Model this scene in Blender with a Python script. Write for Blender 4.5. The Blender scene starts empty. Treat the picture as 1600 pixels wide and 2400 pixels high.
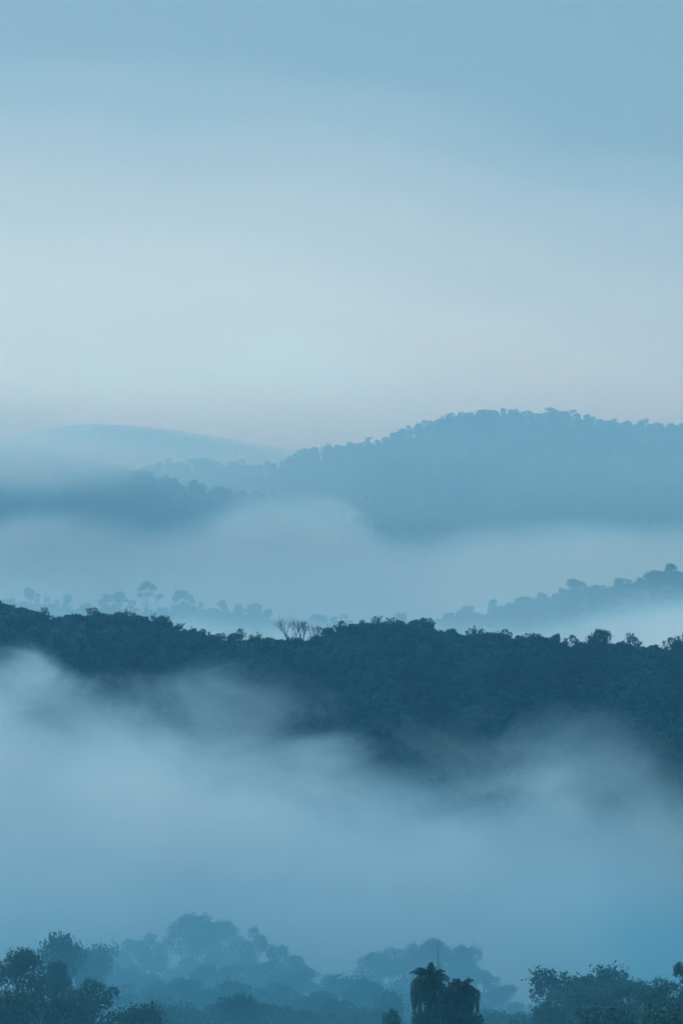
import bpy, math, random
import numpy as np
from mathutils import Vector, Matrix, Quaternion

# ------------------------------------------------------------------ camera, sky, sun, exposure
scene = bpy.context.scene
COL = scene.collection
CZ = 135.0                       # height of the eye above the valley floor
FPX = 4446.0                     # focal length in units of the measured picture (1568 wide)
CX, CY = 784.0, 1176.0

cam_d = bpy.data.cameras.new('camera')
cam = bpy.data.objects.new('camera', cam_d)
COL.objects.link(cam)
cam.location = (0, 0, CZ)
cam.rotation_euler = (math.radians(90), 0, 0)
cam_d.sensor_fit = 'HORIZONTAL'
cam_d.sensor_width = 36
cam_d.lens = 18.0 / math.tan(math.radians(10.0))
cam_d.clip_start = 0.5
cam_d.clip_end = 40000
scene.camera = cam

SUN_ELEV, SUN_AZ = math.radians(32), math.radians(-38)   # low sun behind the cloud, to the left
world = bpy.data.worlds.new('World')
scene.world = world
world.use_nodes = True


class G:
    """small helper for wiring nodes"""
    def __init__(self, nt):
        self.nt = nt
        nt.nodes.clear()

    def n(self, typ, ins=None, **props):
        nd = self.nt.nodes.new(typ)
        for k, v in props.items():
            setattr(nd, k, v)
        for k, v in (ins or {}).items():
            sock = nd.inputs[k]
            if isinstance(v, bpy.types.NodeSocket):
                self.nt.links.new(v, sock)
            else:
                sock.default_value = v
        return nd

    def math(self, op, a, b=0.0, c=0.0, clamp=False):
        return self.n('ShaderNodeMath', {0: a, 1: b, 2: c}, operation=op, use_clamp=clamp).outputs[0]

    def link(self, a, b):
        self.nt.links.new(a, b)

    def smooth(self, v, lo, hi, a=0.0, b=1.0):
        return self.n('ShaderNodeMapRange', {'Value': v, 'From Min': lo, 'From Max': hi, 'To Min': a, 'To Max': b},
                      interpolation_type='SMOOTHSTEP').outputs['Result']

    def ramp(self, fac, stops, interp='LINEAR'):
        nd = self.n('ShaderNodeValToRGB', {'Fac': fac})
        cr = nd.color_ramp
        cr.interpolation = interp
        while len(cr.elements) > len(stops):
            cr.elements.remove(cr.elements[-1])
        while len(cr.elements) < len(stops):
            cr.elements.new(1.0)
        for e, (p, c) in zip(cr.elements, stops):
            e.position = p
            e.color = (*c, 1)
        return nd.outputs['Color']

    def curve(self, v, pts):
        nd = self.n('ShaderNodeFloatCurve', {'Value': v})
        c = nd.mapping.curves[0]
        while len(c.points) < len(pts):
            c.points.new(0.5, 0.5)
        for p, (x, y) in zip(c.points, pts):
            p.location = (x, y)
            p.handle_type = 'AUTO_CLAMPED'
        nd.mapping.use_clip = False
        nd.mapping.update()
        return nd.outputs[0]


def lin(r, g, b):
    f = lambda c: c / 12.92 if c <= 0.04045 else ((c + 0.055) / 1.055) ** 2.4
    return (f(r / 255), f(g / 255), f(b / 255))


g = G(world.node_tree)
tc = g.n('ShaderNodeTexCoord')
sky = g.n('ShaderNodeTexSky', sky_type='NISHITA', sun_disc=False, sun_elevation=SUN_ELEV, sun_rotation=SUN_AZ,
          altitude=200, air_density=2.0, dust_density=1.0, ozone_density=4.0)
sep = g.n('ShaderNodeSeparateXYZ', {'Vector': tc.outputs['Generated']})
# overcast layer: a pale band above the hills, a bluer cloud sheet higher up whose edge slants down to the right
stretch = g.n('ShaderNodeMapping', {'Vector': tc.outputs['Generated'], 'Scale': (3.0, 3.0, 11.0)})
cl = g.n('ShaderNodeTexNoise', {'Vector': stretch.outputs[0], 'Scale': 1.6, 'Detail': 6.0, 'Roughness': 0.5})
wob = g.math('MULTIPLY', g.math('SUBTRACT', cl.outputs['Fac'], 0.5), 0.055)
tilt = g.smooth(sep.outputs['X'], -0.06, 0.26, -0.006, 0.056)
elev = g.math('ADD', g.math('ADD', sep.outputs['Z'], tilt), wob)
SKY_GAIN = 1.0
stops = [(-0.02, (192, 262, 280)), (0.05, (195, 250, 270)), (0.10, (186, 217, 232)), (0.150, (170, 199, 216)), (0.185, (156, 188, 209)),
         (0.210, (138, 177, 200)), (0.232, (124, 167, 191)), (0.30, (122, 165, 190)), (0.5, (121, 166, 190)), (1.0, (121, 166, 192))]
lo, hi = -0.05, 1.0
col = g.ramp(g.n('ShaderNodeMapRange', {'Value': elev, 'From Min': lo, 'From Max': hi}).outputs['Result'],
             [((p - lo) / (hi - lo), lin(*c)) for p, c in stops], 'EASE')
nish = g.n('ShaderNodeMix', {0: 1.0, 6: sky.outputs[0], 7: (0.1, 0.1, 0.1, 1)}, data_type='RGBA', blend_type='MULTIPLY')
mix = g.n('ShaderNodeMix', {0: 0.9, 6: nish.outputs[2], 7: col}, data_type='RGBA')
bg = g.n('ShaderNodeBackground', {'Color': mix.outputs[2], 'Strength': SKY_GAIN})
out = g.n('ShaderNodeOutputWorld', {'Surface': bg.outputs[0]})

sun_d = bpy.data.lights.new('sun', 'SUN')
sun_d.energy = 1.8
sun_d.angle = math.radians(25)
sun_d.color = (0.72, 0.90, 1.0)
sun = bpy.data.objects.new('sun', sun_d)
COL.objects.link(sun)
sun.rotation_euler = (math.radians(90) - SUN_ELEV, 0, math.pi - SUN_AZ)

vs = scene.view_settings
vs.view_transform = 'Standard'
vs.look = 'None'
vs.exposure = 0.1
vs.gamma = 1.0
vs.use_curve_mapping = False

cy = scene.cycles
cy.use_denoising = True
cy.use_adaptive_sampling = True
cy.adaptive_threshold = 0.03
cy.adaptive_min_samples = 24
cy.max_bounces = 20
cy.diffuse_bounces = 2
cy.glossy_bounces = 1
cy.transmission_bounces = 1
cy.transparent_max_bounces = 4
cy.volume_bounces = 12
cy.volume_max_steps = 256

# ------------------------------------------------------------------ helpers
def to_world(px, py, d):
    return Vector(((px - CX) / FPX * d, d, CZ + (CY - py) / FPX * d))


def add_mesh(name, verts, faces, mat, parent=None, smooth=False):
    me = bpy.data.meshes.new(name)
    verts = np.asarray(verts, dtype=np.float32)
    if isinstance(faces, np.ndarray):
        nf, k = faces.shape
        me.vertices.add(len(verts))
        me.vertices.foreach_set('co', verts.ravel())
        me.loops.add(nf * k)
        me.loops.foreach_set('vertex_index', faces.astype(np.int32).ravel())
        me.polygons.add(nf)
        me.polygons.foreach_set('loop_start', np.arange(0, nf * k, k, dtype=np.int32))
        me.update(calc_edges=True)
    else:
        me.from_pydata([tuple(v) for v in verts], [], faces)
    if smooth:
        me.polygons.foreach_set('use_smooth', [True] * len(me.polygons))
    if mat:
        me.materials.append(mat)
    o = bpy.data.objects.new(name, me)
    if parent is not None:
        o.parent = parent
    COL.objects.link(o)
    return o


def tag(o, label=None, cat=None, group=None, kind=None):
    for k, v in (('label', label), ('category', cat), ('group', group), ('kind', kind)):
        if v:
            o[k] = v
    return o


def noise2(x, y, seed, scale, octaves=3):
    """smooth value noise on arrays"""
    rng = np.random.default_rng(seed)
    tab = rng.random((64, 64))
    out_, amp, tot = 0.0, 1.0, 0.0
    for o in range(octaves):
        u, v = np.asarray(x) / scale * 2 ** o, np.asarray(y) / scale * 2 ** o
        iu, iv = np.floor(u).astype(int), np.floor(v).astype(int)
        fu, fv = u - iu, v - iv
        fu, fv = fu * fu * (3 - 2 * fu), fv * fv * (3 - 2 * fv)
        a, b = tab[iu % 64, iv % 64], tab[(iu + 1) % 64, iv % 64]
        c, d = tab[iu % 64, (iv + 1) % 64], tab[(iu + 1) % 64, (iv + 1) % 64]
        out_ = out_ + amp * ((a * (1 - fu) + b * fu) * (1 - fv) + (c * (1 - fu) + d * fu) * fv)
        tot += amp
        amp *= 0.5
    return out_ / tot - 0.5


# ------------------------------------------------------------------ materials
def leaf_material(name, dark, light, hue_far=0.0):
    m = bpy.data.materials.new(name)
    m.use_nodes = True
    q = G(m.node_tree)
    geo = q.n('ShaderNodeNewGeometry')
    c = q.ramp(geo.outputs['Random Per Island'], [(0.0, dark), (0.7, tuple((a + b) / 2 for a, b in zip(dark, light))), (1.0, light)])
    oi = q.n('ShaderNodeObjectInfo')
    pn = q.n('ShaderNodeTexNoise', {'Vector': oi.outputs['Location'], 'Scale': 0.035, 'Detail': 2.0})
    hv = q.n('ShaderNodeHueSaturation', {'Color': c, 'Value': q.math('MULTIPLY', q.math('MULTIPLY_ADD', oi.outputs['Random'], 0.7, 0.6), q.smooth(pn.outputs['Fac'], 0.3, 0.7, 0.55, 1.45))})
    b = q.n('ShaderNodeBsdfPrincipled', {'Base Color': hv.outputs[0], 'Roughness': 0.65, 'Specular IOR Level': 0.12})
    q.n('ShaderNodeOutputMaterial', {'Surface': b.outputs[0]})
    return m


def plain_material(name, c1, c2, scale=3.0, rough=0.9):
    m = bpy.data.materials.new(name)
    m.use_nodes = True
    q = G(m.node_tree)
    t = q.n('ShaderNodeTexCoord')
    nz = q.n('ShaderNodeTexNoise', {'Vector': t.outputs['Object'], 'Scale': scale, 'Detail': 5.0})
    c = q.ramp(nz.outputs['Fac'], [(0.3, c1), (0.7, c2)])
    b = q.n('ShaderNodeBsdfPrincipled', {'Base Color': c, 'Roughness': rough, 'Specular IOR Level': 0.2})
    q.n('ShaderNodeOutputMaterial', {'Surface': b.outputs[0]})
    return m


M_LEAF = leaf_material('ridge_leaf', (0.004, 0.022, 0.020), (0.028, 0.155, 0.122))
M_LEAF_FG = leaf_material('near_leaf', (0.005, 0.028, 0.025), (0.022, 0.105, 0.085))
M_LEAF_FAR = leaf_material('far_leaf', (0.008, 0.040, 0.032), (0.024, 0.085, 0.065))
M_PALM = leaf_material('palm_leaf', (0.006, 0.028, 0.024), (0.020, 0.075, 0.060))
M_BARK = plain_material('bark', (0.016, 0.024, 0.026), (0.036, 0.046, 0.048), 4.0)
M_SOIL = plain_material('forest_floor', (0.015, 0.035, 0.020), (0.035, 0.060, 0.035), 0.08)

# ------------------------------------------------------------------ terrain
def interp(pts, px):
    xs, ys = zip(*pts)
    return np.interp(px, xs, ys)


def smooth_profile(pts, px, w):
    px = np.asarray(px, dtype=float)
    acc = 0
    for k in np.linspace(-1, 1, 9):
        acc = acc + interp(pts, px + k * w)
    return acc / 9


class Ridge:
    """a long crest seen against what lies behind it; the skyline is given as picture points and distance"""
    def __init__(self, pts, dist, skew, tree_h, front, back, seed, round_r, bump, w=25, base=-2.0):
        self.pts, self.dist, self.skew, self.tree_h = pts, dist, skew, tree_h
        self.front, self.back, self.seed, self.r, self.bump, self.w, self.base = front, back, seed, round_r, bump, w, base

    def crest_y(self, x):
        return self.dist + self.skew * np.asarray(x) + 0.03 * self.dist * noise2(x, 0 * np.asarray(x), self.seed + 5, self.dist * 0.22, 2)

    def crest_z(self, x):
        y = self.crest_y(x)
        px = CX + np.asarray(x) / y * FPX
        row = smooth_profile(self.pts, px, self.w)
        return CZ + (CY - row) / FPX * y - self.tree_h

    def z(self, x, y):
        d = np.asarray(y) - self.crest_y(x)
        s = np.where(d < 0, self.front, self.back)
        drop = (np.sqrt(d * d + self.r ** 2) - self.r) * s
        return self.crest_z(x) - drop + self.bump * noise2(x, y, self.seed, self.bump * 9, 3) * np.clip(np.abs(d) / (self.r * 2), 0, 1)

    def build(self, name, half, y0, y1, nx, ny, label):
        xs = np.linspace(-half, half, nx)
        ys = np.linspace(y0, y1, ny)
        X, Y = np.meshgrid(xs, ys)
        Z = np.maximum(self.z(X, Y), self.base)
        v = np.stack([X.ravel(), Y.ravel(), Z.ravel()], 1)
        i = np.arange(nx * ny).reshape(ny, nx)
        f = np.stack([i[:-1, :-1].ravel(), i[:-1, 1:].ravel(), i[1:, 1:].ravel(), i[1:, :-1].ravel()], 1)
        o = add_mesh(name, v, f, M_SOIL, smooth=True)
        tag(o, label, None, None, 'structure')
        return o


def fg_height(x, y):
    h = np.interp(y, [-400, 0, 60, 120, 200, 270, 330, 380, 430, 480, 700], [128, 132, 119, 101, 76, 60, 48, 22, 6, 0, 0])
    return h + (3 * noise2(x, y, 77, 60, 3) * (np.asarray(h) > 1))


RIDGE_TOP = [(-900, 1420), (-500, 1380), (-200, 1370), (0, 1392), (30, 1404), (60, 1414), (130, 1424), (200, 1416), (262, 1412), (320, 1416), (360, 1430),
             (420, 1446), (480, 1462), (540, 1472), (600, 1470), (650, 1474), (720, 1468), (755, 1456), (780, 1442), (880, 1432),
             (940, 1430), (1000, 1444), (1040, 1454), (1150, 1460), (1250, 1470), (1330, 1478), (1380, 1476), (1420, 1480), (1500, 1494),
             (1540, 1488), (1568, 1478), (1750, 1460), (2000, 1480), (2500, 1500)]
ridge = Ridge(RIDGE_TOP, 600, 0.10, 5.0, 0.52, 0.6, 11, 10, 9, 14)

MID_LEFT = [(-900, 1370), (-300, 1360), (0, 1392), (60, 1378), (110, 1388), (200, 1398), (330, 1402), (430, 1392), (520, 1400), (600, 1405), (640, 1432), (700, 1428),
            (760, 1425), (830, 1432), (900, 1428), (960, 1432), (1000, 1428), (1050, 1404), (1130, 1390), (1200, 1376), (1270, 1362), (1300, 1352), (1400, 1345),
            (1450, 1340), (1500, 1318), (1568, 1304), (1800, 1270), (2500, 1290)]
middle = Ridge(MID_LEFT, 1200, -0.06, 18, 0.45, 0.5, 23, 15, 6, 12)

HILL_TOP = [(-900, 1130), (-300, 1100), (0, 1100), (300, 1085), (345, 1068), (400, 1064), (470, 1057), (540, 1063), (600, 1068), (640, 1064), (672, 1044), (715, 1034), (770, 1026),
            (820, 1020), (880, 1008), (905, 994), (950, 980), (1000, 964), (1060, 954), (1110, 946), (1180, 945), (1290, 946), (1350, 958),
            (1430, 970), (1500, 972), (1568, 979), (1800, 990), (2300, 1050), (3000, 1100)]
hill = Ridge(HILL_TOP, 2000, 0.08, 12, 0.45, 0.5, 31, 40, 22, 10)

SPUR_TOP = [(-900, 960), (-300, 985), (0, 1030), (110, 1040), (150, 1044), (185, 1050), (250, 1066), (340, 1082), (400, 1098), (470, 1112), (560, 1128), (660, 1142), (760, 1165),
            (860, 1200), (1000, 1250), (1400, 1300), (3000, 1400)]
spur = Ridge(SPUR_TOP, 1650, -0.10, 12, 0.5, 0.5, 41, 30, 18, 10)

FAR_TOP = [(-1200, 1060), (-300, 1040), (0, 1016), (60, 1000), (120, 986), (180, 976), (240, 975), (310, 979), (380, 986), (430, 992), (490, 1002), (550, 1014), (610, 1024), (660, 1031), (710, 1037),
           (800, 1050), (1000, 1080), (1500, 1110), (3000, 1120)]
far = Ridge(FAR_TOP, 3600, 0.0, 9, 0.4, 0.4, 53, 60, 20, 10)

xs = np.linspace(-4200, 4200, 70)
ys = np.concatenate([np.linspace(-400, 700, 90), np.linspace(760, 8000, 30)])
xs = np.sort(np.concatenate([xs, np.linspace(-250, 250, 90)]))
X, Y = np.meshgrid(xs, ys)
Z = fg_height(X, Y)
v = np.stack([X.ravel(), Y.ravel(), Z.ravel()], 1)
i = np.arange(X.size).reshape(X.shape)
f = np.stack([i[:-1, :-1].ravel(), i[:-1, 1:].ravel(), i[1:, 1:].ravel(), i[1:, :-1].ravel()], 1)
tag(add_mesh('ground', v, f, M_SOIL, smooth=True), 'dark forest ground sloping down into the fog-filled valley', None, None, 'structure')
ridge.build('wooded_ridge', 420, 380, 900, 240, 110, 'dark forested ridge standing out of the fog across the middle')
middle.build('low_ridge', 800, 850, 1600, 200, 80, 'pale misty low ridge with scattered tree crowns behind the dark ridge')
spur.build('hill_spur', 1000, 1200, 2100, 160, 90, 'hazy wooded spur falling from the left edge under drifting mist')
hill.build('broad_hill', 1500, 1400, 3000, 260, 120, 'broad blue rounded hill with a bumpy forest skyline on the right')
far.build('distant_hill', 2600, 2900, 4700, 200, 60, 'palest distant hill with an even finely toothed tree line on the left')

# ------------------------------------------------------------------ trees
def leaf_quads(P, N, size, rng, aspect=0.55, fold=0.25, droop=0.0):
    """one folded leaf clump (2 quads sharing a midrib) per point"""
    n = len(P)
    L = rng.normal(size=(n, 3))
    L -= (L * N).sum(1, keepdims=True) * N * 0.75
    L[:, 2] -= droop
    L /= np.linalg.norm(L, axis=1, keepdims=True) + 1e-9
    Wd = np.cross(N, L)
    Wd /= np.linalg.norm(Wd, axis=1, keepdims=True) + 1e-9
    Up = np.cross(L, Wd)
    s = (size * rng.uniform(0.6, 1.35, n))[:, None]
    a, b = P - L * s * 0.5, P + L * s * 0.5
    mid = P
    w1 = mid + Wd * s * aspect * 0.5 - Up * s * fold * aspect
    w2 = mid - Wd * s * aspect * 0.5 - Up * s * fold * aspect
    V = np.stack([a, w1, b, w2], 1).reshape(-1, 3)
    k = np.arange(n)[:, None] * 4
    F = np.concatenate([k + np.array([[0, 1, 2]]), k + np.array([[0, 2, 3]])], 0)
    return V, F


def lobe_points(lobes, n, rng, inner=0.62, flat=1.0):
    R = np.array([l[3] for l in lobes])
    w = R ** 2 / (R ** 2).sum()
    idx = rng.choice(len(lobes), n, p=w)
    C = np.array([l[:3] for l in lobes])[idx]
    d = rng.normal(size=(n, 3))
    d /= np.linalg.norm(d, axis=1, keepdims=True)
    d[:, 2] = np.where(d[:, 2] < -0.45, -d[:, 2], d[:, 2])
    r = R[idx] * rng.uniform(inner, 1.08, n) ** 0.8
    lump = 1 + 0.18 * np.sin(d[:, 0] * 7 + idx * 1.7) * np.sin(d[:, 1] * 6 + idx) + 0.1 * np.sin(d[:, 2] * 11 + idx * 3)
    r = np.where(rng.random(n) < 0.10, r * rng.uniform(1.1, 1.4, n), r)
    off = d * (r * lump)[:, None]
    off[:, 2] *= flat
    nrm = d + rng.normal(size=(n, 3)) * 0.55
    nrm[:, 2] += 0.35
    nrm /= np.linalg.norm(nrm, axis=1, keepdims=True)
    return C + off, nrm


def tube(path, radii, sides=5):
    path = [Vector(p) for p in path]
    V, F = [], []
    for i_, p in enumerate(path):
        t = (path[min(i_ + 1, len(path) - 1)] - path[max(i_ - 1, 0)]).normalized()
        a = t.orthogonal().normalized()
        b = t.cross(a)
        for s in range(sides):
            an = 2 * math.pi * s / sides
            V.append(p + (a * math.cos(an) + b * math.sin(an)) * radii[i_])
    for i_ in range(len(path) - 1):
        for s in range(sides):
            s2 = (s + 1) % sides
            F.append((i_ * sides + s, i_ * sides + s2, (i_ + 1) * sides + s2, (i_ + 1) * sides + s))
    F.append(tuple(range((len(path) - 1) * sides, len(path) * sides)))
    return V, F


def join(parts):
    V, F, k = [], [], 0
    for v_, f_ in parts:
        V.extend(v_)
        F.extend(tuple(q + k for q in f) for f in f_)
        k += len(v_)
    return V, F


def trunk_mesh(h, lobes, rng, r0):
    top = max(l[2] for l in lobes) * 0.8
    parts = []
    pts = [Vector((0, 0, -1.5)), Vector((0.02 * h * rng.normal(), 0.02 * h * rng.normal(), h * 0.25)),
           Vector((0.03 * h * rng.normal(), 0.03 * h * rng.normal(), h * 0.5)), Vector((0.02 * h * rng.normal(), 0, top))]
    parts.append(tube(pts, [r0 * 1.3, r0, r0 * 0.75, r0 * 0.25], 6))
    for l in lobes:
        k = rng.uniform(0.25, 0.8)
        s = pts[1].lerp(pts[3], k)
        e = Vector(l[:3])
        m = s.lerp(e, 0.5) + Vector((0, 0, -0.04 * h))
        parts.append(tube([s, m, e], [r0 * 0.42, r0 * 0.28, r0 * 0.1], 4))
    return join(parts)


def dome_lobes(h, R, n, rng, bottom=0.35, shape='dome', lobe=0.36):
    """centres of leaf clumps spread through a crown of height h and radius R"""
    L = []
    for k in range(n):
        t = rng.uniform(0.0, 1.0)
        zf = bottom + (1 - bottom) * t
        if shape == 'dome':
            rr = math.sqrt(max(0.0, 1 - (max(0, t - 0.25) / 0.75) ** 2)) * (0.75 + 0.25 * t)
        elif shape == 'oval':
            rr = math.sin(math.pi * (0.12 + 0.8 * t)) ** 0.8
        elif shape == 'cone':
            rr = 1.0 - 0.75 * t
        else:
            rr = 1.0 if t > 0.5 else 0.55
        a = rng.uniform(0, 2 * math.pi)
        d = R * rr * math.sqrt(rng.uniform(0.15, 1)) * (1 - lobe * 0.7)
        r = R * lobe * rng.uniform(0.65, 1.15)
        L.append((d * math.cos(a), d * math.sin(a), min(zf * h, h - r * 0.85), r))
    return L


class Proto:
    pass


def make_proto(kind, h, lobes, n_leaf, leaf, seed, mat, r0=0.3, inner=0.55, flat=0.85, aspect=0.55, droop=0.0):
    rng = np.random.default_rng(seed)
    P, N = lobe_points(lobes, n_leaf, rng, inner, flat)
    P[:, 2] = np.maximum(P[:, 2], 0.3)
    V, F = leaf_quads(P, N, leaf, rng, aspect, 0.25, droop)
    p = Proto()
    p.kind, p.h = kind, h
    top = np.percentile(P[:, 2], 99.5)
    p.top = top
    p.width = 2 * np.percentile(np.hypot(P[:, 0], P[:, 1]), 97)
    c = add_mesh('crown', V, F, mat)
    p.crown = c.data
    COL.objects.unlink(c)
    bpy.data.objects.remove(c)
    tv, tf = trunk_mesh(h, lobes, rng, r0)
    t = add_mesh('trunk', tv, tf, M_BARK, smooth=True)
    p.trunk = t.data
    COL.objects.unlink(t)
    bpy.data.objects.remove(t)
    return p


def branching_proto(kind, h, spread, seed, mat, r0, leaf, per_tip, depth=5, splits=(2, 3, 3, 2, 2), fuzz=0.5, first=0.3, up=0.25, droop=0.4):
    """an open tree: forking limbs with loose sprays of leaves round the outer twigs"""
    rng = random.Random(seed)
    parts, pts = [], []

    def grow(p_, d_, ln, r, dep):
        q = p_ + d_ * ln
        m_ = p_.lerp(q, 0.5) + Vector((rng.uniform(-1, 1), rng.uniform(-1, 1), 0)) * ln * 0.07
        parts.append(tube([p_, m_, q], [r, r * 0.85, r * 0.62], 5 if dep < 2 else 3))
        if dep >= depth - 2:
            for _ in range(per_tip):
                t = rng.uniform(0.1, 1.15)
                pts.append(p_ + d_ * ln * t + Vector((rng.gauss(0, 1), rng.gauss(0, 1), rng.gauss(0, 0.8))) * fuzz * ln)
        if dep >= depth:
            return
        n_ = splits[min(dep, len(splits) - 1)]
        a0 = rng.uniform(0, 2 * math.pi)
        for k_i in range(n_):
            a_ = a0 + 2 * math.pi * k_i / n_ + rng.uniform(-0.6, 0.6)
            side = Vector((math.cos(a_), math.sin(a_), 0))
            nd = (d_ + side * rng.uniform(0.35, 0.9) * spread + Vector((0, 0, up))).normalized()
            grow(q, nd, ln * rng.uniform(0.62, 0.86), r * rng.uniform(0.55, 0.72), dep + 1)
    grow(Vector((0, 0, -0.5)), Vector((0, 0, 1)), h * first, r0, 0)
    g_ = np.random.default_rng(seed)
    P = np.array([tuple(q) for q in pts])
    N = g_.normal(size=P.shape)
    N[:, 2] += 0.5
    N /= np.linalg.norm(N, axis=1, keepdims=True)
    V, F = leaf_quads(P, N, leaf, g_, 0.4, 0.25, droop)
    p = Proto()
    p.kind, p.h = kind, h
    p.top = np.percentile(P[:, 2], 99.7)
    p.width = 2 * np.percentile(np.hypot(P[:, 0], P[:, 1]), 95)
    for nm, v_, f_, mt in (('crown', V, F, mat), ('trunk', *join(parts), M_BARK)):
        o_ = add_mesh(nm, v_, f_, mt)
        setattr(p, nm, o_.data)
        bpy.data.objects.remove(o_)
    return p


def place(p, loc, label, cat='tree', group=None, rz=None, s=1.0, sz=None, name=None, rnd=random):
    root = bpy.data.objects.new(name or p.kind, None)
    COL.objects.link(root)
    root.empty_display_size = 1
    root.location = loc
    root.rotation_euler = (0, 0, rnd.uniform(0, 6.28) if rz is None else rz)
    root.scale = (s, s, sz or s)
    for nm, me in (('trunk', p.trunk), ('crown', p.crown)):
        o = bpy.data.objects.new(nm, me)
        o.parent = root
        COL.objects.link(o)
    tag(root, label, cat, group)
    return root


R_ = np.random.default_rng(5)
random.seed(3)

# small bushy trees of the dark ridge (about 4 m high)
ridge_protos = []
for k in range(6):
    r = np.random.default_rng(100 + k)
    lb = dome_lobes(4.2 + 0.5 * (k % 3), 2.1 + 0.25 * (k % 2), 9, r, 0.15, ['dome', 'oval', 'dome', 'cone', 'dome', 'oval'][k], 0.42)
    ridge_protos.append(make_proto('ridge_tree', 4.2, lb, 750, 0.62, 200 + k, M_LEAF, 0.10, 0.5, 0.9, 0.5, 0.3))
sprig_protos = []
for k in range(4):
    sprig_protos.append(branching_proto('ridge_sapling', 5.2, 0.75, 140 + k, M_LEAF, 0.07, 0.55, 5, 4, (3, 2, 2, 2), 0.35, 0.30, 0.3, 0.3))
r = np.random.default_rng(160)
lone_proto = make_proto('round_tree', 6.5, dome_lobes(6.6, 2.9, 16, r, 0.40, 'dome', 0.33), 1500, 0.48, 260, M_LEAF, 0.16, 0.6, 0.9, 0.45)

# tall forest trees for the misty slopes (h about 18 m)
forest = {}
for k in range(4):
    r = np.random.default_rng(300 + k)
    forest[('dome', k)] = make_proto('forest_tree', 18, dome_lobes(18, 8.0 + k * 0.5, 30, r, 0.12, 'dome', 0.27), 3000, 0.95, 320 + k, M_LEAF_FAR, 0.35, 0.55, 0.8)
    r = np.random.default_rng(330 + k)
    forest[('oval', k)] = make_proto('forest_tree', 20, dome_lobes(20, 6.0 + k * 0.4, 24, r, 0.10, 'oval', 0.32), 2600, 0.9, 350 + k, M_LEAF_FAR, 0.32, 0.5, 0.9)
    r = np.random.default_rng(360 + k)
    forest[('flat', k)] = make_proto('forest_tree', 19, dome_lobes(19, 8.0, 12, r, 0.36, 'umbrella', 0.32), 1500, 1.1, 380 + k, M_LEAF_FAR, 0.33, 0.5, 0.7)

# near trees with finer leaves
near = {}
for k in range(4):
    r = np.random.default_rng(400 + k)
    near[('dome', k)] = make_proto('broadleaf_tree', 17, dome_lobes(17, 7.5, 30, r, 0.10, 'dome', 0.29), 12000, 0.43, 420 + k, M_LEAF_FG, 0.34, 0.6, 0.85)
    r = np.random.default_rng(430 + k)
    near[('oval', k)] = make_proto('broadleaf_tree', 17, dome_lobes(17, 4.6, 20, r, 0.08, 'oval', 0.37), 8000, 0.43, 450 + k, M_LEAF_FG, 0.28, 0.55, 0.95)
    r = np.random.default_rng(460 + k)
    near[('shrub', k)] = make_proto('leafy_shrub', 6, dome_lobes(6, 4.0, 13, r, 0.08, 'dome', 0.40), 5600, 0.38, 480 + k, M_LEAF_FG, 0.12, 0.5, 0.9)
    near[('airy', k)] = branching_proto('airy_tree', 15, 0.85, 495 + k, M_LEAF_FG, 0.16, 0.52, 14, 5, (3, 3, 3, 2, 2), 0.42, 0.2, 0.2, 0.7)


# ---- canopy masses: far-off woods that read as one mass
def canopy(name, pts, scales, protos, label, seed):
    src = bpy.data.collections.new(name + '_crowns')
    for p in protos:
        o = bpy.data.objects.new('crown', p.crown)
        src.objects.link(o)
    me = bpy.data.meshes.new(name)
    me.vertices.add(len(pts))
    me.vertices.foreach_set('co', np.asarray(pts, dtype=np.float32).ravel())
    at = me.attributes.new('size', 'FLOAT', 'POINT')
    at.data.foreach_set('value', np.asarray(scales, dtype=np.float32))
    o = bpy.data.objects.new(name, me)
    COL.objects.link(o)
    ng = bpy.data.node_groups.new(name, 'GeometryNodeTree')
    ng.interface.new_socket('Geometry', in_out='INPUT', socket_type='NodeSocketGeometry')
    ng.interface.new_socket('Geometry', in_out='OUTPUT', socket_type='NodeSocketGeometry')
    N, L = ng.nodes, ng.links
    gi, go = N.new('NodeGroupInput'), N.new('NodeGroupOutput')
    iop = N.new('GeometryNodeInstanceOnPoints')
    ci = N.new('GeometryNodeCollectionInfo')
    ci.inputs['Collection'].default_value = src
    ci.inputs['Separate Children'].default_value = True
    ci.inputs['Reset Children'].default_value = True
    rv = N.new('FunctionNodeRandomValue')
    rv.data_type = 'FLOAT_VECTOR'
    rv.inputs['Min'].default_value = (-0.12, -0.12, 0)
    rv.inputs['Max'].default_value = (0.12, 0.12, 6.283)
    rv.inputs['Seed'].default_value = seed
    na = N.new('GeometryNodeInputNamedAttribute')
    na.data_type = 'FLOAT'
    na.inputs['Name'].default_value = 'size'
    iop.inputs['Pick Instance'].default_value = True
    L.new(gi.outputs[0], iop.inputs['Points'])
    L.new(ci.outputs[0], iop.inputs['Instance'])
    L.new(rv.outputs['Value'], iop.inputs['Rotation'])
    L.new(na.outputs['Attribute'], iop.inputs['Scale'])
    L.new(iop.outputs[0], go.inputs[0])
    md = o.modifiers.new('canopy', 'NODES')
    md.node_group = ng
    tag(o, label, None, None, 'stuff')
    return o


def scatter(rd, half, d0, d1, step, seed, sink=0.0):
    """points over the slope of a ridge between d0 and d1 metres from its crest"""
    rng = np.random.default_rng(seed)
    xs_, ds_ = np.meshgrid(np.arange(-half, half, step), np.arange(d0, d1, step))
    xs_ = xs_.ravel() + rng.uniform(-0.45, 0.45, xs_.size) * step
    ds_ = ds_.ravel() + rng.uniform(-0.45, 0.45, ds_.size) * step
    ys_ = rd.crest_y(xs_) + ds_
    zs_ = rd.z(xs_, ys_) - sink
    return np.stack([xs_, ys_, zs_], 1), rng


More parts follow.
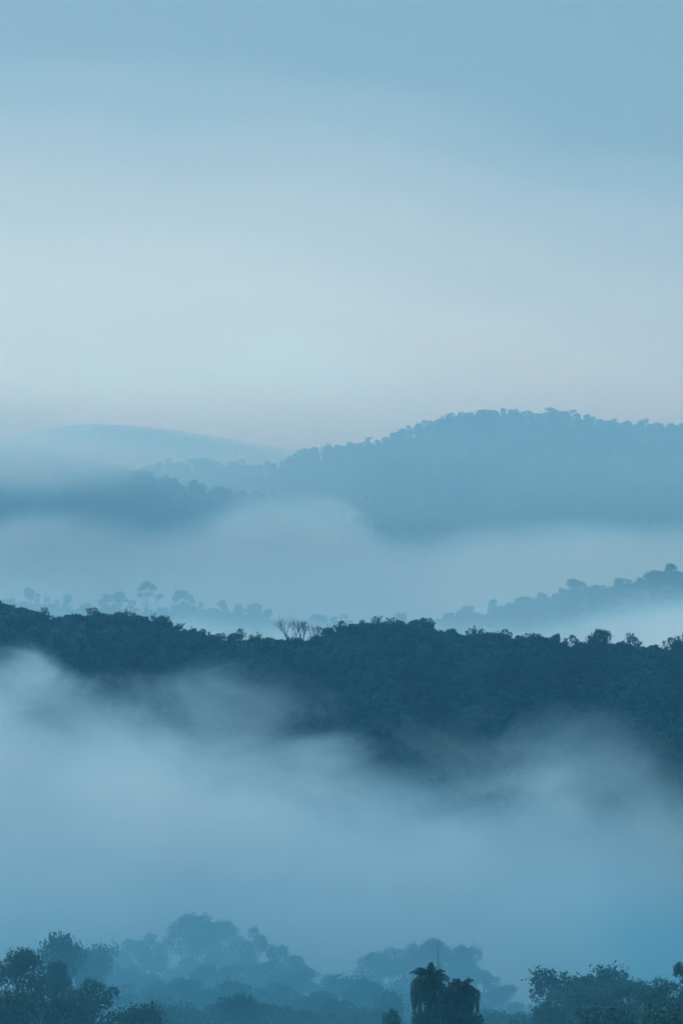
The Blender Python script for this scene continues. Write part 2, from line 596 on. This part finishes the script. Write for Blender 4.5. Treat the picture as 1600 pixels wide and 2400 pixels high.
p, r = scatter(ridge, 250, -95, 14, 2.6, 1)
p2, r2 = scatter(ridge, 250, -14, 12, 1.7, 71)
canopy('crest_bushes', p2, r2.uniform(0.42, 0.72, len(p2)), ridge_protos, 'low dark bushes packed along the crest of the dark ridge', 41)
canopy('ridge_canopy', p, r.uniform(0.6, 1.0, len(p)) + 0.45 * r.random(len(p)) ** 3, ridge_protos, 'dense dark leaf canopy covering the whole face of the ridge', 4)
p, r = scatter(middle, 420, -110, 25, 7.0, 2)
fo = [forest[(k, j)] for k in ('dome', 'oval') for j in range(3)]
canopy('misty_canopy', p, r.uniform(0.72, 1.0, len(p)), fo, 'pale mist-veiled tree canopy on the low ridge behind the dark ridge', 5)
p, r = scatter(hill, 820, -330, 40, 11.5, 3)
canopy('hill_canopy', p, r.uniform(0.45, 0.86, len(p)), fo, 'hazy blue forest canopy covering the broad hill', 6)
p, r = scatter(spur, 560, -200, 30, 11.0, 4)
canopy('spur_canopy', p, r.uniform(0.5, 0.75, len(p)), fo, 'hazy forest canopy covering the spur on the left', 7)
p, r = scatter(far, 1000, -200, 20, 13.0, 5)
canopy('distant_canopy', p, r.uniform(0.42, 0.52, len(p)), [forest[('oval', j)] for j in range(4)], 'very pale fine tree cover of the distant hill', 8)

# ---- individual trees on the skylines
def skyline_trees(rd, px0, px1, step, protos, h_px, label, cat, group, seed, jitter=0.4, hvar=(0.8, 1.2), skip=()):
    rng = np.random.default_rng(seed)
    px = px0
    while px < px1:
        q = px + rng.uniform(-jitter, jitter) * step
        px += step * rng.uniform(0.75, 1.25)
        if any(a < q < b for a, b in skip):
            continue
        x = (q - CX) / FPX * rd.dist
        for _ in range(4):
            y = float(rd.crest_y(x))
            x = (q - CX) / FPX * y
        dy = rng.uniform(-0.6, 0.4) * rd.r * 0.5
        z = float(rd.z(x, y + dy))
        pr = protos[rng.integers(len(protos))]
        s = h_px * y / FPX / pr.top * rng.uniform(*hvar)
        place(pr, (x, y + dy, z - 0.2), label, cat, group, float(rng.uniform(0, 6.28)), s, s * rng.uniform(0.85, 1.25))


random.seed(9)
skyline_trees(ridge, -30, 1600, 15, ridge_protos, 35, 'small dark bushy tree in the row along the crest of the dark ridge', 'tree',
              'bushy trees along the dark ridge crest', 61)
skyline_trees(ridge, -10, 1580, 26, sprig_protos, 46, 'thin dark sapling with loose leaf sprigs poking above the dark ridge crest', 'sapling',
              'saplings poking above the dark ridge crest', 62, 0.5, (0.75, 1.25))
hf = [forest[(k, j)] for k in ('dome', 'oval', 'dome') for j in range(4)]
skyline_trees(hill, 640, 1600, 13, hf, 24, 'rounded hazy tree in the bumpy skyline of the broad blue hill', 'tree',
              'skyline trees on the broad hill', 63, 0.7, (0.5, 1.35))
skyline_trees(hill, 340, 640, 18, hf, 22, 'faint rounded tree on the low left shoulder of the broad hill', 'tree',
              'trees on the low shoulder of the broad hill', 64, 0.4, (0.7, 1.15))
skyline_trees(spur, -20, 700, 22, hf, 27, 'blurred tree on the crest of the hazy spur falling from the left', 'tree',
              'trees along the hazy spur', 65, 0.4, (0.7, 1.15))

# ---- single trees of the low ridge behind the dark ridge
k_ = 0.0506
em_r = np.random.default_rng(600)
em_lobes = [((X - 735) * k_, em_r.uniform(-1, 1), (430 - Y) * k_ + 7, rr * k_) for X, Y, rr in
            [(720, 150, 42), (770, 145, 45), (745, 125, 35), (800, 165, 32), (700, 170, 30), (705, 208, 34), (765, 205, 34), (845, 225, 30), (858, 208, 20),
             (640, 270, 34), (590, 250, 28), (625, 300, 32), (670, 320, 26), (738, 345, 26), (765, 330, 24), (790, 355, 24), (760, 372, 20)]]
emergent = make_proto('emergent_tree', 23, em_lobes, 1500, 0.75, 601, M_LEAF_FAR, 0.26, 0.45, 0.8)


def by_top(pr, px, row, d, ground, width_px=None, label='', cat='tree', group=None, name=None, rz=None, sink=0.5, sxy=None):
    """stand a tree on the ground so that its top reaches the given height and its crown the given width"""
    p_ = to_world(px, row, d)
    gz = float(ground(p_.x, p_.y)) - sink
    sz = (p_.z - gz) / pr.top
    s_ = sz if width_px is None else (width_px / FPX * d) / pr.width
    return place(pr, (p_.x, p_.y, gz), label, cat, group, rz, s_, sz, name)


by_top(emergent, 333, 1336, 1204, middle.z, None, 'tall thin-trunked tree with separate small leaf clumps standing above the misty woods', rz=0.0)
special_mid = [
    (72, 1352, 58, 'dome', 0, 'broad pale tree at the far left of the misty low ridge'),
    (240, 1366, 62, 'dome', 1, 'wide domed misty tree just left of the tall thin-trunked tree'),
    (274, 1359, 52, 'oval', 1, 'upright misty tree touching the wide domed tree on its right'),
    (420, 1357, 60, 'dome', 2, 'big rounded misty tree standing right of the tall thin-trunked tree'),
    (452, 1378, 44, 'oval', 2, 'lower tree leaning on the right side of the big rounded misty tree'),
    (1325, 1332, 74, 'dome', 0, 'wide spreading misty tree on the right part of the low ridge'),
    (1432, 1329, 56, 'dome', 3, 'dense round misty tree right of the wide spreading tree'),
    (1540, 1296, 66, 'dome', 1, 'tallest misty tree at the right edge of the low ridge'),
    (1134, 1378, 46, 'dome', 2, 'rounded misty tree where the low ridge begins to climb to the right'),
]
for px, row, wpx, kd, ix, lab in special_mid:
    by_top(forest[(kd, ix)], px, row, 1205, middle.z, wpx * 0.84, lab)
more_mid = [(20, 1375, 50), (118, 1373, 50), (155, 1367, 30), (198, 1386, 45), (372, 1396, 40), (512, 1380, 36), (548, 1388, 36), (586, 1388, 40), (616, 1400, 30), (640, 1425, 40),
            (730, 1412, 64), (782, 1412, 60), (920, 1409, 44), (862, 1421, 40), (1030, 1409, 40), (1076, 1392, 50), (1166, 1386, 30), (1205, 1371, 45), (1245, 1362, 40),
            (1375, 1345, 40), (1290, 1352, 40), (1466, 1328, 36), (1500, 1311, 50), (1590, 1300, 50), (670, 1430, 50)]
rr_ = np.random.default_rng(77)
for px, row, wpx in more_mid:
    by_top(forest[(('dome', 'oval')[rr_.integers(2)], int(rr_.integers(4)))], px, row, 1200, middle.z, wpx,
           'ordinary rounded tree in the faint misty tree line of the low ridge', group='rounded trees of the low ridge')
skyline_trees(middle, -20, 1590, 13, hf, 56, 'small hazy tree filling the gaps of the low ridge tree line', 'tree', 'small trees of the low ridge', 66, 0.6, (0.6, 1.08))

# ---- the lone round tree and the leafless trees on the dark ridge
by_top(lone_proto, 1377, 1446, 601, ridge.z, 50, 'lone round-crowned tree rising above the right half of the dark ridge')
by_top(ridge_protos[1], 755, 1443, 598, ridge.z, 46, 'bushy tree where the dark ridge steps up, right of the leafless trees')
by_top(ridge_protos[4], 6, 1388, 598, ridge.z, 52, 'high dark bush at the far left end of the dark ridge')
by_top(ridge_protos[2], 1278, 1458, 600, ridge.z, 34, 'narrow dark bush left of the lone round-crowned tree')
by_top(ridge_protos[3], 1556, 1470, 600, ridge.z, 40, 'dark bush at the far right end of the dark ridge')


def bare_tree_mesh(h, spread, lean, seed, r0):
    rng = random.Random(seed)
    parts = []

    def grow(p, d, ln, r, depth):
        q = p + d * ln
        m = p.lerp(q, 0.5) + Vector((rng.uniform(-1, 1), rng.uniform(-1, 1), 0)) * ln * 0.06
        parts.append(tube([p, m, q], [r, r * 0.85, r * 0.62], 5 if depth < 2 else 3))
        if depth >= 5:
            return
        for _ in range(4 if depth == 0 else 3 if depth < 4 else 2):
            a = rng.uniform(0, 2 * math.pi)
            side = Vector((math.cos(a), math.sin(a), 0))
            nd = (d + side * rng.uniform(0.35, 0.75) * spread + Vector((0, 0, 0.22))).normalized()
            grow(q, nd, ln * rng.uniform(0.62, 0.85), r * rng.uniform(0.55, 0.72), depth + 1)
    grow(Vector((0, 0, -0.5)), Vector((lean, 0, 1)).normalized(), h * 0.30, r0, 0)
    return join(parts)


M_DEAD = plain_material('grey_bark', (0.030, 0.040, 0.042), (0.055, 0.065, 0.068), 6.0)
for px, row, h, sp, ln, sd, lab in [(668, 1414, 10.0, 1.25, -0.03, 3, 'leafless tree with a wide fan of twigs on the dip of the dark ridge'),
                                    (692, 1424, 8.8, 0.8, 0.02, 8, 'narrower leafless tree right beside the wide fan of twigs'),
                                    (704, 1434, 7.6, 0.6, 0.42, 15, 'small leafless tree leaning right, last of the bare trees')]:
    bv, bf = bare_tree_mesh(h, sp, ln, sd, 0.15)
    zt = max(v_[2] for v_ in bv)
    p_ = to_world(px, row, 601)
    root = bpy.data.objects.new('bare_tree', None)
    COL.objects.link(root)
    gz = float(ridge.z(p_.x, p_.y))
    root.location = (p_.x, p_.y, gz)
    sc = (p_.z - gz) / zt
    root.scale = (sc, sc, sc)
    add_mesh('trunk', bv, bf, M_DEAD, root, True)
    tag(root, lab, 'bare tree')

# ---- near slope: single trees standing in the edge of the fog
FT = lambda kd, ix, px, row, d, w, lab, cat='tree': by_top(near[(kd, ix)], px, row, d, fg_height, w * 1.28, lab, cat)
FT('dome', 0, 440, 2108, 332, 112, 'tallest big-crowned tree rising out of the near fog')
FT('dome', 1, 505, 2122, 334, 110, 'right half of the twin big crown, a little lower than the tallest')
FT('oval', 0, 582, 2137, 328, 66, 'narrow upright tree at the right of the tallest big crown')
FT('oval', 1, 634, 2172, 326, 52, 'small upright tree stepping down right of the narrow tree')
FT('dome', 2, 676, 2200, 324, 66, 'small round-topped tree ending the descending row of misty trees')
FT('dome', 3, 330, 2152, 326, 96, 'pale round tree left of the tallest big-crowned tree')
FT('dome', 1, 262, 2186, 320, 90, 'low pale tree between the feathery tree and the pale round tree')
FT('airy', 0, 150, 2146, 268, 120, 'feathery thin tree with loose drooping sprays against the fog')
FT('airy', 1, 205, 2170, 285, 90, 'second feathery tree behind the loose drooping sprays')
FT('dome', 0, 40, 2186, 232, 120, 'dark full tree in the lower left corner')
FT('dome', 2, 118, 2215, 236, 90, 'dark rounded tree right of the corner tree')
FT('dome', 3, 215, 2262, 222, 110, 'dark low tree under the feathery tree')
FT('shrub', 1, 300, 2312, 214, 120, 'very dark bush at the bottom edge left of the middle', 'bush')
FT('shrub', 0, 140, 2300, 214, 140, 'dark bush at the bottom edge below the feathery tree', 'bush')
FT('shrub', 2, 40, 2288, 215, 130, 'darkest bush filling the bottom left corner', 'bush')
FT('dome', 0, 866, 2194, 328, 92, 'faint loose tree left of the palms in the fog')
FT('dome', 3, 930, 2178, 334, 100, 'faint round tree behind the left palm')
FT('dome', 2, 1012, 2160, 336, 104, 'faint tall spreading tree behind the two palms')
FT('dome', 1, 1065, 2176, 338, 80, 'faint tree crown above the right palm')
FT('oval', 1, 1112, 2232, 330, 80, 'faint low tree right of the right palm')
FT('airy', 2, 1150, 2262, 326, 60, 'small faint leafy tree farthest right of the palms')
FT('airy', 1, 1300, 2232, 246, 130, 'loose-topped tree beginning the dark right-hand thicket')
FT('airy', 3, 1385, 2228, 244, 130, 'loose spreading tree in the middle of the right-hand thicket')
FT('dome', 2, 1345, 2262, 236, 150, 'dense tree under the loose tops of the right-hand thicket')
FT('dome', 0, 1450, 2255, 234, 140, 'dense rounded tree in the right-hand thicket')
FT('dome', 3, 1530, 2262, 226, 130, 'dark dense tree near the right edge')
FT('oval', 2, 1572, 2215, 224, 60, 'dark narrow tree cut by the right edge')
FT('shrub', 3, 1245, 2306, 232, 120, 'bush sloping down at the left foot of the right-hand thicket', 'bush')
FT('shrub', 0, 1420, 2318, 214, 170, 'dark bush at the bottom under the right-hand thicket', 'bush')
FT('shrub', 1, 1530, 2312, 210, 150, 'darkest bush in the bottom right corner', 'bush')
FT('shrub', 2, 1170, 2334, 262, 110, 'pale bush in the gap between the palms and the right-hand thicket', 'bush')
rn = np.random.default_rng(808)
for d, rows, gap, kinds in [(312, (2212, 2262), 52, ('dome', 'oval', 'airy')), (282, (2250, 2296), 50, ('dome', 'shrub')), (250, (2292, 2330), 54, ('dome', 'shrub'))]:
    px = 215 if d > 300 else 330
    while px < 860:
        kd = kinds[rn.integers(len(kinds))]
        row = rn.uniform(*rows) + max(0, (px - 600) / 260) * 30
        by_top(near[(kd, int(rn.integers(4)))], px, row, d + rn.uniform(-8, 8), fg_height, rn.uniform(105, 150),
               'leafy tree merging into the dim mass of trees below the tallest big crown', 'tree', 'trees massed on the near slope')
        px += gap * rn.uniform(0.8, 1.2)
for px, row, d in [(800, 2248, 300), (840, 2262, 285), (880, 2280, 270), (770, 2300, 262), (830, 2318, 255), (890, 2326, 248), (740, 2330, 246), (1105, 2318, 290), (1060, 2300, 300), (1215, 2340, 270), (960, 2230, 315)]:
    by_top(near[(('dome', 'shrub')[rn.integers(2)], int(rn.integers(4)))], px, row, d, fg_height, rn.uniform(95, 130),
           'misty leafy tree in the low growth around the two palms', 'tree', 'low trees around the palms')
by_top(near[('shrub', 3)], 908, 2326, 208, fg_height, 80, 'dark low bush at the left foot of the palms', 'bush')
by_top(near[('shrub', 0)], 1012, 2300, 203, fg_height, 120, 'dark leafy bush between and below the two palms', 'bush')
by_top(near[('shrub', 1)], 976, 2318, 201, fg_height, 92, 'dark bush in front of the left palm trunk', 'bush')
by_top(near[('shrub', 2)], 1080, 2334, 202, fg_height, 110, 'dark bush below the right palm', 'bush')

pts_ = np.random.default_rng(12).uniform([-190, 196], [190, 395], (2600, 2))
pz = fg_height(pts_[:, 0], pts_[:, 1]) - 0.4
canopy('undergrowth', np.stack([pts_[:, 0], pts_[:, 1], pz], 1), np.random.default_rng(13).uniform(0.35, 0.65, len(pts_)),
       [near[('shrub', j)] for j in range(4)], 'low leafy undergrowth covering the near slope', 14)


# ---- the two drooping palms and the bare stem between them
def frond_mesh(length, rise, droop, seed, bend=1.0):
    rng = np.random.default_rng(seed)
    n = 22
    pts, p, ang = [], Vector((0, 0, 0)), rise
    for i_ in range(n):
        pts.append(p.copy())
        st = length / n
        p = p + Vector((math.cos(ang) * st, 0, math.sin(ang) * st))
        ang = rise - droop * min(1.0, (i_ + 1) / n / bend) ** 1.3
    V_, F_ = tube(pts, [0.045 * (1 - i_ / n) + 0.01 for i_ in range(n)], 4)
    V_ = [tuple(v_) for v_ in V_]
    for i_ in range(3, n):
        t = i_ / n
        ll = min(length, 3.4) * 0.22 * math.sin(math.pi * min(1, 0.15 + t * 0.88)) ** 0.6 + 0.15
        tan = (pts[i_] - pts[i_ - 1]).normalized()
        for sd in (-1, 1):
            for off in (0.0, 0.33, 0.67):
                b0 = pts[i_ - 1].lerp(pts[i_], off)
                d1 = (tan * 0.55 + Vector((0, sd * 0.85, 0.05)) + Vector(rng.normal(size=3) * 0.08)).normalized()
                m = b0 + d1 * ll * 0.5
                e = m + (d1 * 0.45 + Vector((0, 0, -0.9))).normalized() * ll * 0.55
                w = tan * 0.04
                k = len(V_)
                V_ += [tuple(b0 - w), tuple(b0 + w), tuple(m + w * 1.2), tuple(m - w * 1.2), tuple(e)]
                F_ += [(k, k + 1, k + 2, k + 3), (k + 3, k + 2, k + 4)]
    o_ = add_mesh('frond', V_, F_, M_PALM)
    me = o_.data
    bpy.data.objects.remove(o_)
    return me


frond_young = [frond_mesh(3.1, 1.53, 0.8, 1), frond_mesh(3.0, 1.35, 1.2, 2), frond_mesh(2.7, 1.42, 1.5, 8)]
frond_mid = [frond_mesh(3.6, 1.45, 2.1, 6, 0.95), frond_mesh(4.2, 1.3, 2.5, 7, 0.9)]
frond_old = [frond_mesh(6.4, 1.35, 2.85, 3, 0.55), frond_mesh(5.4, 1.15, 2.6, 4, 0.5), frond_mesh(7.0, 1.45, 2.95, 5, 0.55)]


def palm(px, row, d, label, seed, lean, sc):
    rng = random.Random(seed)
    p_ = to_world(px, row, d)
    gz = float(fg_height(p_.x, p_.y)) - 0.3
    root = bpy.data.objects.new('drooping_palm', None)
    COL.objects.link(root)
    root.location = (p_.x - lean, p_.y, gz)
    h = p_.z - gz
    tv, tf = tube([(0, 0, 0), (lean * 0.3, 0, h * 0.4), (lean, 0, h)], [0.26, 0.2, 0.17], 8)
    add_mesh('trunk', tv, tf, M_BARK, root, True)
    for j in range(60):
        young = j < 30
        o_ = bpy.data.objects.new('frond', rng.choice(frond_young if j < 17 else frond_mid if young else frond_old))
        COL.objects.link(o_)
        o_.parent = root
        o_.location = (lean, 0, h - (0 if young else rng.uniform(0.0, 1.2)))
        s_ = sc * rng.uniform(0.8, 1.1)
        o_.scale = (s_, s_, s_)
        o_.rotation_euler = (rng.uniform(-0.1, 0.1), rng.uniform(-0.15, 0.25), j * 2.399 + rng.uniform(-0.3, 0.3))
    tag(root, label, 'palm')


palm(984, 2266, 204, 'left and taller of the two dark drooping palms at the bottom edge', 21, 0.0, 0.80)
palm(1058, 2290, 206, 'right and lower of the two dark drooping palms at the bottom edge', 22, 0.8, 0.78)
p_ = to_world(1006, 2172, 228)
gz = float(fg_height(p_.x, p_.y))
h = p_.z - gz
root = bpy.data.objects.new('bare_sapling', None)
COL.objects.link(root)
root.location = (p_.x + 0.08, p_.y, gz)
tv, tf = tube([(0, 0, 0), (0.04, 0, h * 0.55), (0.0, 0, h * 0.78), (-0.16, 0, h)], [0.12, 0.085, 0.055, 0.015], 6)
add_mesh('trunk', tv, tf, M_DEAD, root, True)
tv, tf = tube([(0.02, 0, h * 0.66), (0.14, 0.05, h * 0.76), (0.24, 0.05, h * 0.87)], [0.06, 0.05, 0.02], 5)
add_mesh('branch', tv, tf, M_DEAD, root, True)
tag(root, 'thin forked bare stem standing between the two dark palms', 'bare sapling')

# ------------------------------------------------------------------ fog and haze
def volume_material(name, build, step_rate=1.0):
    m = bpy.data.materials.new(name)
    m.use_nodes = True
    q = G(m.node_tree)
    vol = build(q)
    q.n('ShaderNodeOutputMaterial', {'Volume': vol})
    m.cycles.volume_step_rate = step_rate
    return m


def box_mesh(x0, x1, y0, y1, z0, z1):
    V = [(x, y, z) for z in (z0, z1) for y in (y0, y1) for x in (x0, x1)]
    F = [(0, 2, 3, 1), (4, 5, 7, 6), (0, 1, 5, 4), (2, 6, 7, 3), (0, 4, 6, 2), (1, 3, 7, 5)]
    return V, F


def haze_nodes(q):
    return q.n('ShaderNodeVolumePrincipled', {'Color': (0.19, 0.65, 1.0, 1), 'Absorption Color': (0.86, 0.9, 0.9, 1),
                                              'Density': 0.00042, 'Anisotropy': 0.2}).outputs[0]


V, F = box_mesh(-4500, 4500, -600, 8300, -3, 325)
o = add_mesh('haze', V, F, volume_material('haze_air', haze_nodes))
tag(o, 'thin blue haze filling the whole landscape', None, None, 'stuff')

FOG_COLOR = (0.52, 0.83, 1.0, 1)
BLUE_MIST = (0.25, 0.75, 1.0, 1)


def fog_nodes(x0, x1, tops, zlo, zhi, soft, dens, amp, nscale, yfade, ydrop=0.0, wisp=0.5, xdens=None, seed=0.0, detail=3.0, rough=0.55, warp=0.0, flat=2.0, veil=None, color=None, absorb=(1, 1, 1, 1)):
    """fog whose upper surface follows tops(x) and is broken up by noise; thin at its near and far ends"""
    def build(q):
        t = q.n('ShaderNodeTexCoord')
        s = q.n('ShaderNodeSeparateXYZ', {'Vector': t.outputs['Object']})
        x, y, z = s.outputs
        u = q.n('ShaderNodeMapRange', {'Value': x, 'From Min': x0, 'From Max': x1}).outputs[0]
        c = q.curve(u, [((a - x0) / (x1 - x0), (b - zlo) / (zhi - zlo)) for a, b in tops])
        top = q.math('MULTIPLY_ADD', c, zhi - zlo, zlo)
        mp = q.n('ShaderNodeMapping', {'Vector': t.outputs['Object'], 'Location': (seed, seed * 1.7, seed * 0.6), 'Scale': (1, 1, flat)})
        nz = q.n('ShaderNodeTexNoise', {'Vector': mp.outputs[0], 'Scale': nscale, 'Detail': detail, 'Roughness': rough, 'Distortion': warp})
        nv = q.math('SUBTRACT', nz.outputs['Fac'], 0.5)
        top = q.math('MULTIPLY_ADD', nv, amp * 2, top)
        if ydrop:
            top = q.math('MULTIPLY_ADD', q.math('SUBTRACT', y, (yfade[1] + yfade[2]) / 2), ydrop, top)
        d = q.smooth(q.math('DIVIDE', q.math('SUBTRACT', top, z), soft), 0.0, 1.0)
        d = q.math('MULTIPLY', d, q.math('MULTIPLY_ADD', nv, wisp * 4, 1.0, clamp=False))
        d = q.math('MULTIPLY', d, q.smooth(y, yfade[0], yfade[1]))
        d = q.math('MULTIPLY', d, q.smooth(y, yfade[2], yfade[3], 1.0, 0.0))
        if xdens:
            d = q.math('MULTIPLY', d, q.curve(u, [((a - x0) / (x1 - x0), b) for a, b in xdens]))
        d = q.math('MULTIPLY', q.math('MAXIMUM', d, 0.0), dens)
        if veil:
            h = q.smooth(z, veil[1], veil[2], 1.0, 0.0)
            h = q.math('MULTIPLY', h, q.math('MULTIPLY_ADD', nv, 1.6, 1.0))
            h = q.math('MULTIPLY', h, q.smooth(y, yfade[0], yfade[1]))
            d = q.math('MULTIPLY_ADD', q.math('MAXIMUM', h, 0.0), veil[0], d)
        return q.n('ShaderNodeVolumePrincipled', {'Color': color or FOG_COLOR, 'Absorption Color': absorb,
                                                  'Density': d, 'Anisotropy': 0.2}).outputs[0]
    return build


def fog(name, box, label, rate, **kw):
    V, F = box_mesh(*box)
    o = add_mesh(name, V, F, volume_material(name, fog_nodes(box[0], box[1], **kw), rate))
    tag(o, label, None, None, 'stuff')
    return o


fog('valley_fog', (-260, 260, 198, 640, -2, 120), 'thick fog filling the valley in front of the dark ridge', 0.45,
    tops=[(-260, 90), (-105, 93), (-82, 98), (-61, 92), (-42, 91), (-23, 87), (0, 78), (27, 74), (52, 77), (71, 80), (84, 75), (99, 69), (140, 68), (260, 80)],
    zlo=40, zhi=120, soft=20, dens=0.026, amp=26, nscale=0.024, detail=6.0, rough=0.62, warp=0.9, flat=1.6, yfade=(220, 420, 612, 638), wisp=1.1, seed=147.0,
    xdens=[(-260, 1.0), (0, 1.0), (35, 0.9), (62, 0.55), (85, 0.25), (110, 0.08), (260, 0.3)])
fog('slope_mist', (-190, 190, 88, 400, -2, 112), 'thin blue mist hanging among the trees of the near slope', 0.6,
    tops=[(-190, 102), (0, 98), (35, 96), (65, 83), (190, 82)],
    zlo=60, zhi=130, soft=40, dens=0.0118, amp=9, nscale=0.030, yfade=(90, 195, 275, 375), wisp=0.5, seed=37.0, color=BLUE_MIST, absorb=(0, 0, 0, 1),
    xdens=[(-190, 0.9), (-60, 0.95), (-30, 1.0), (30, 1.0), (60, 2.2), (190, 2.2)])
fog('hollow_fog', (-560, 560, 680, 1260, -2, 128), 'pale fog lying between the dark ridge and the low ridge', 0.5,
    tops=[(-560, 76), (-200, 76), (-150, 75), (-100, 77), (-50, 74), (0, 73), (80, 74), (112, 75), (150, 84), (205, 93), (560, 96)],
    zlo=40, zhi=130, soft=22, dens=0.030, amp=8, nscale=0.016, yfade=(690, 800, 1225, 1260), wisp=0.3, seed=3.0, veil=(0.0026, 78, 127))
fog('plain_fog', (-900, 900, 1230, 2000, -2, 320), 'broad flat fog layer lying at the foot of the far hills', 0.5,
    tops=[(-900, 128), (-300, 132), (-200, 140), (-130, 132), (-60, 152), (-20, 152), (20, 136), (60, 122), (110, 128), (200, 132), (300, 130), (900, 134)],
    zlo=80, zhi=190, soft=30, dens=0.0075, amp=15, nscale=0.011, yfade=(1240, 1330, 1900, 1990), wisp=0.7, detail=5.0, warp=0.6, seed=8.0, veil=(0.0021, 150, 320))
fog('far_fog', (-1900, 1900, 2250, 3500, -2, 322), 'faint high mist in front of the distant hill', 0.5,
    tops=[(-1900, 120), (0, 120), (1900, 120)],
    zlo=80, zhi=190, soft=40, dens=0.004, amp=10, nscale=0.004, yfade=(2250, 2500, 3300, 3490), wisp=0.25, seed=21.0, veil=(0.0017, 180, 322))


def mist(name, c, r, dens, nscale, label, seed, rate=0.5, cut=0.35, color=None, absorb=(1, 1, 1, 1)):
    """a loose drifting wisp: density falls off from its middle and is torn by noise"""
    def build(q):
        t = q.n('ShaderNodeTexCoord')
        mp = q.n('ShaderNodeMapping', {'Vector': t.outputs['Object'], 'Location': tuple(-a / b for a, b in zip(c, r)), 'Scale': tuple(1 / b for b in r)})
        ln = q.n('ShaderNodeVectorMath', {0: mp.outputs[0]}, operation='LENGTH').outputs['Value']
        m2 = q.n('ShaderNodeMapping', {'Vector': t.outputs['Object'], 'Location': (seed, seed, seed), 'Scale': (1, 0.5, 1.3)})
        nz = q.n('ShaderNodeTexNoise', {'Vector': m2.outputs[0], 'Scale': nscale, 'Detail': 4.0, 'Roughness': 0.6, 'Distortion': 0.6})
        f_ = q.smooth(ln, 0.1, 1.0, 1.0, 0.0)
        w = q.smooth(q.math('MULTIPLY_ADD', f_, 0.35, nz.outputs['Fac']), cut, cut + 0.5)
        d = q.math('MULTIPLY', q.math('MULTIPLY', f_, w), dens)
        return q.n('ShaderNodeVolumePrincipled', {'Color': color or FOG_COLOR, 'Absorption Color': absorb, 'Density': d, 'Anisotropy': 0.2}).outputs[0]
    V, F = box_mesh(c[0] - r[0], c[0] + r[0], c[1] - r[1], c[1] + r[1], c[2] - r[2], c[2] + r[2])
    tag(add_mesh(name, V, F, volume_material(name, build, rate)), label, None, None, 'stuff')


mist('drifting_mist', (-385, 2330, 246), (140, 180, 64), 0.007, 0.028, 'torn puff of mist rising over the left end of the distant hill', 4.0, 0.5, 0.5)
mist('drifting_mist', (-240, 1440, 174), (185, 130, 37), 0.024, 0.020, 'soft mist veiling the top of the hazy spur on the left', 9.0)
mist('drifting_mist', (-125, 1800, 168), (120, 70, 26), 0.008, 0.020, 'pale wisp of mist hanging between the spur and the broad hill', 15.0)
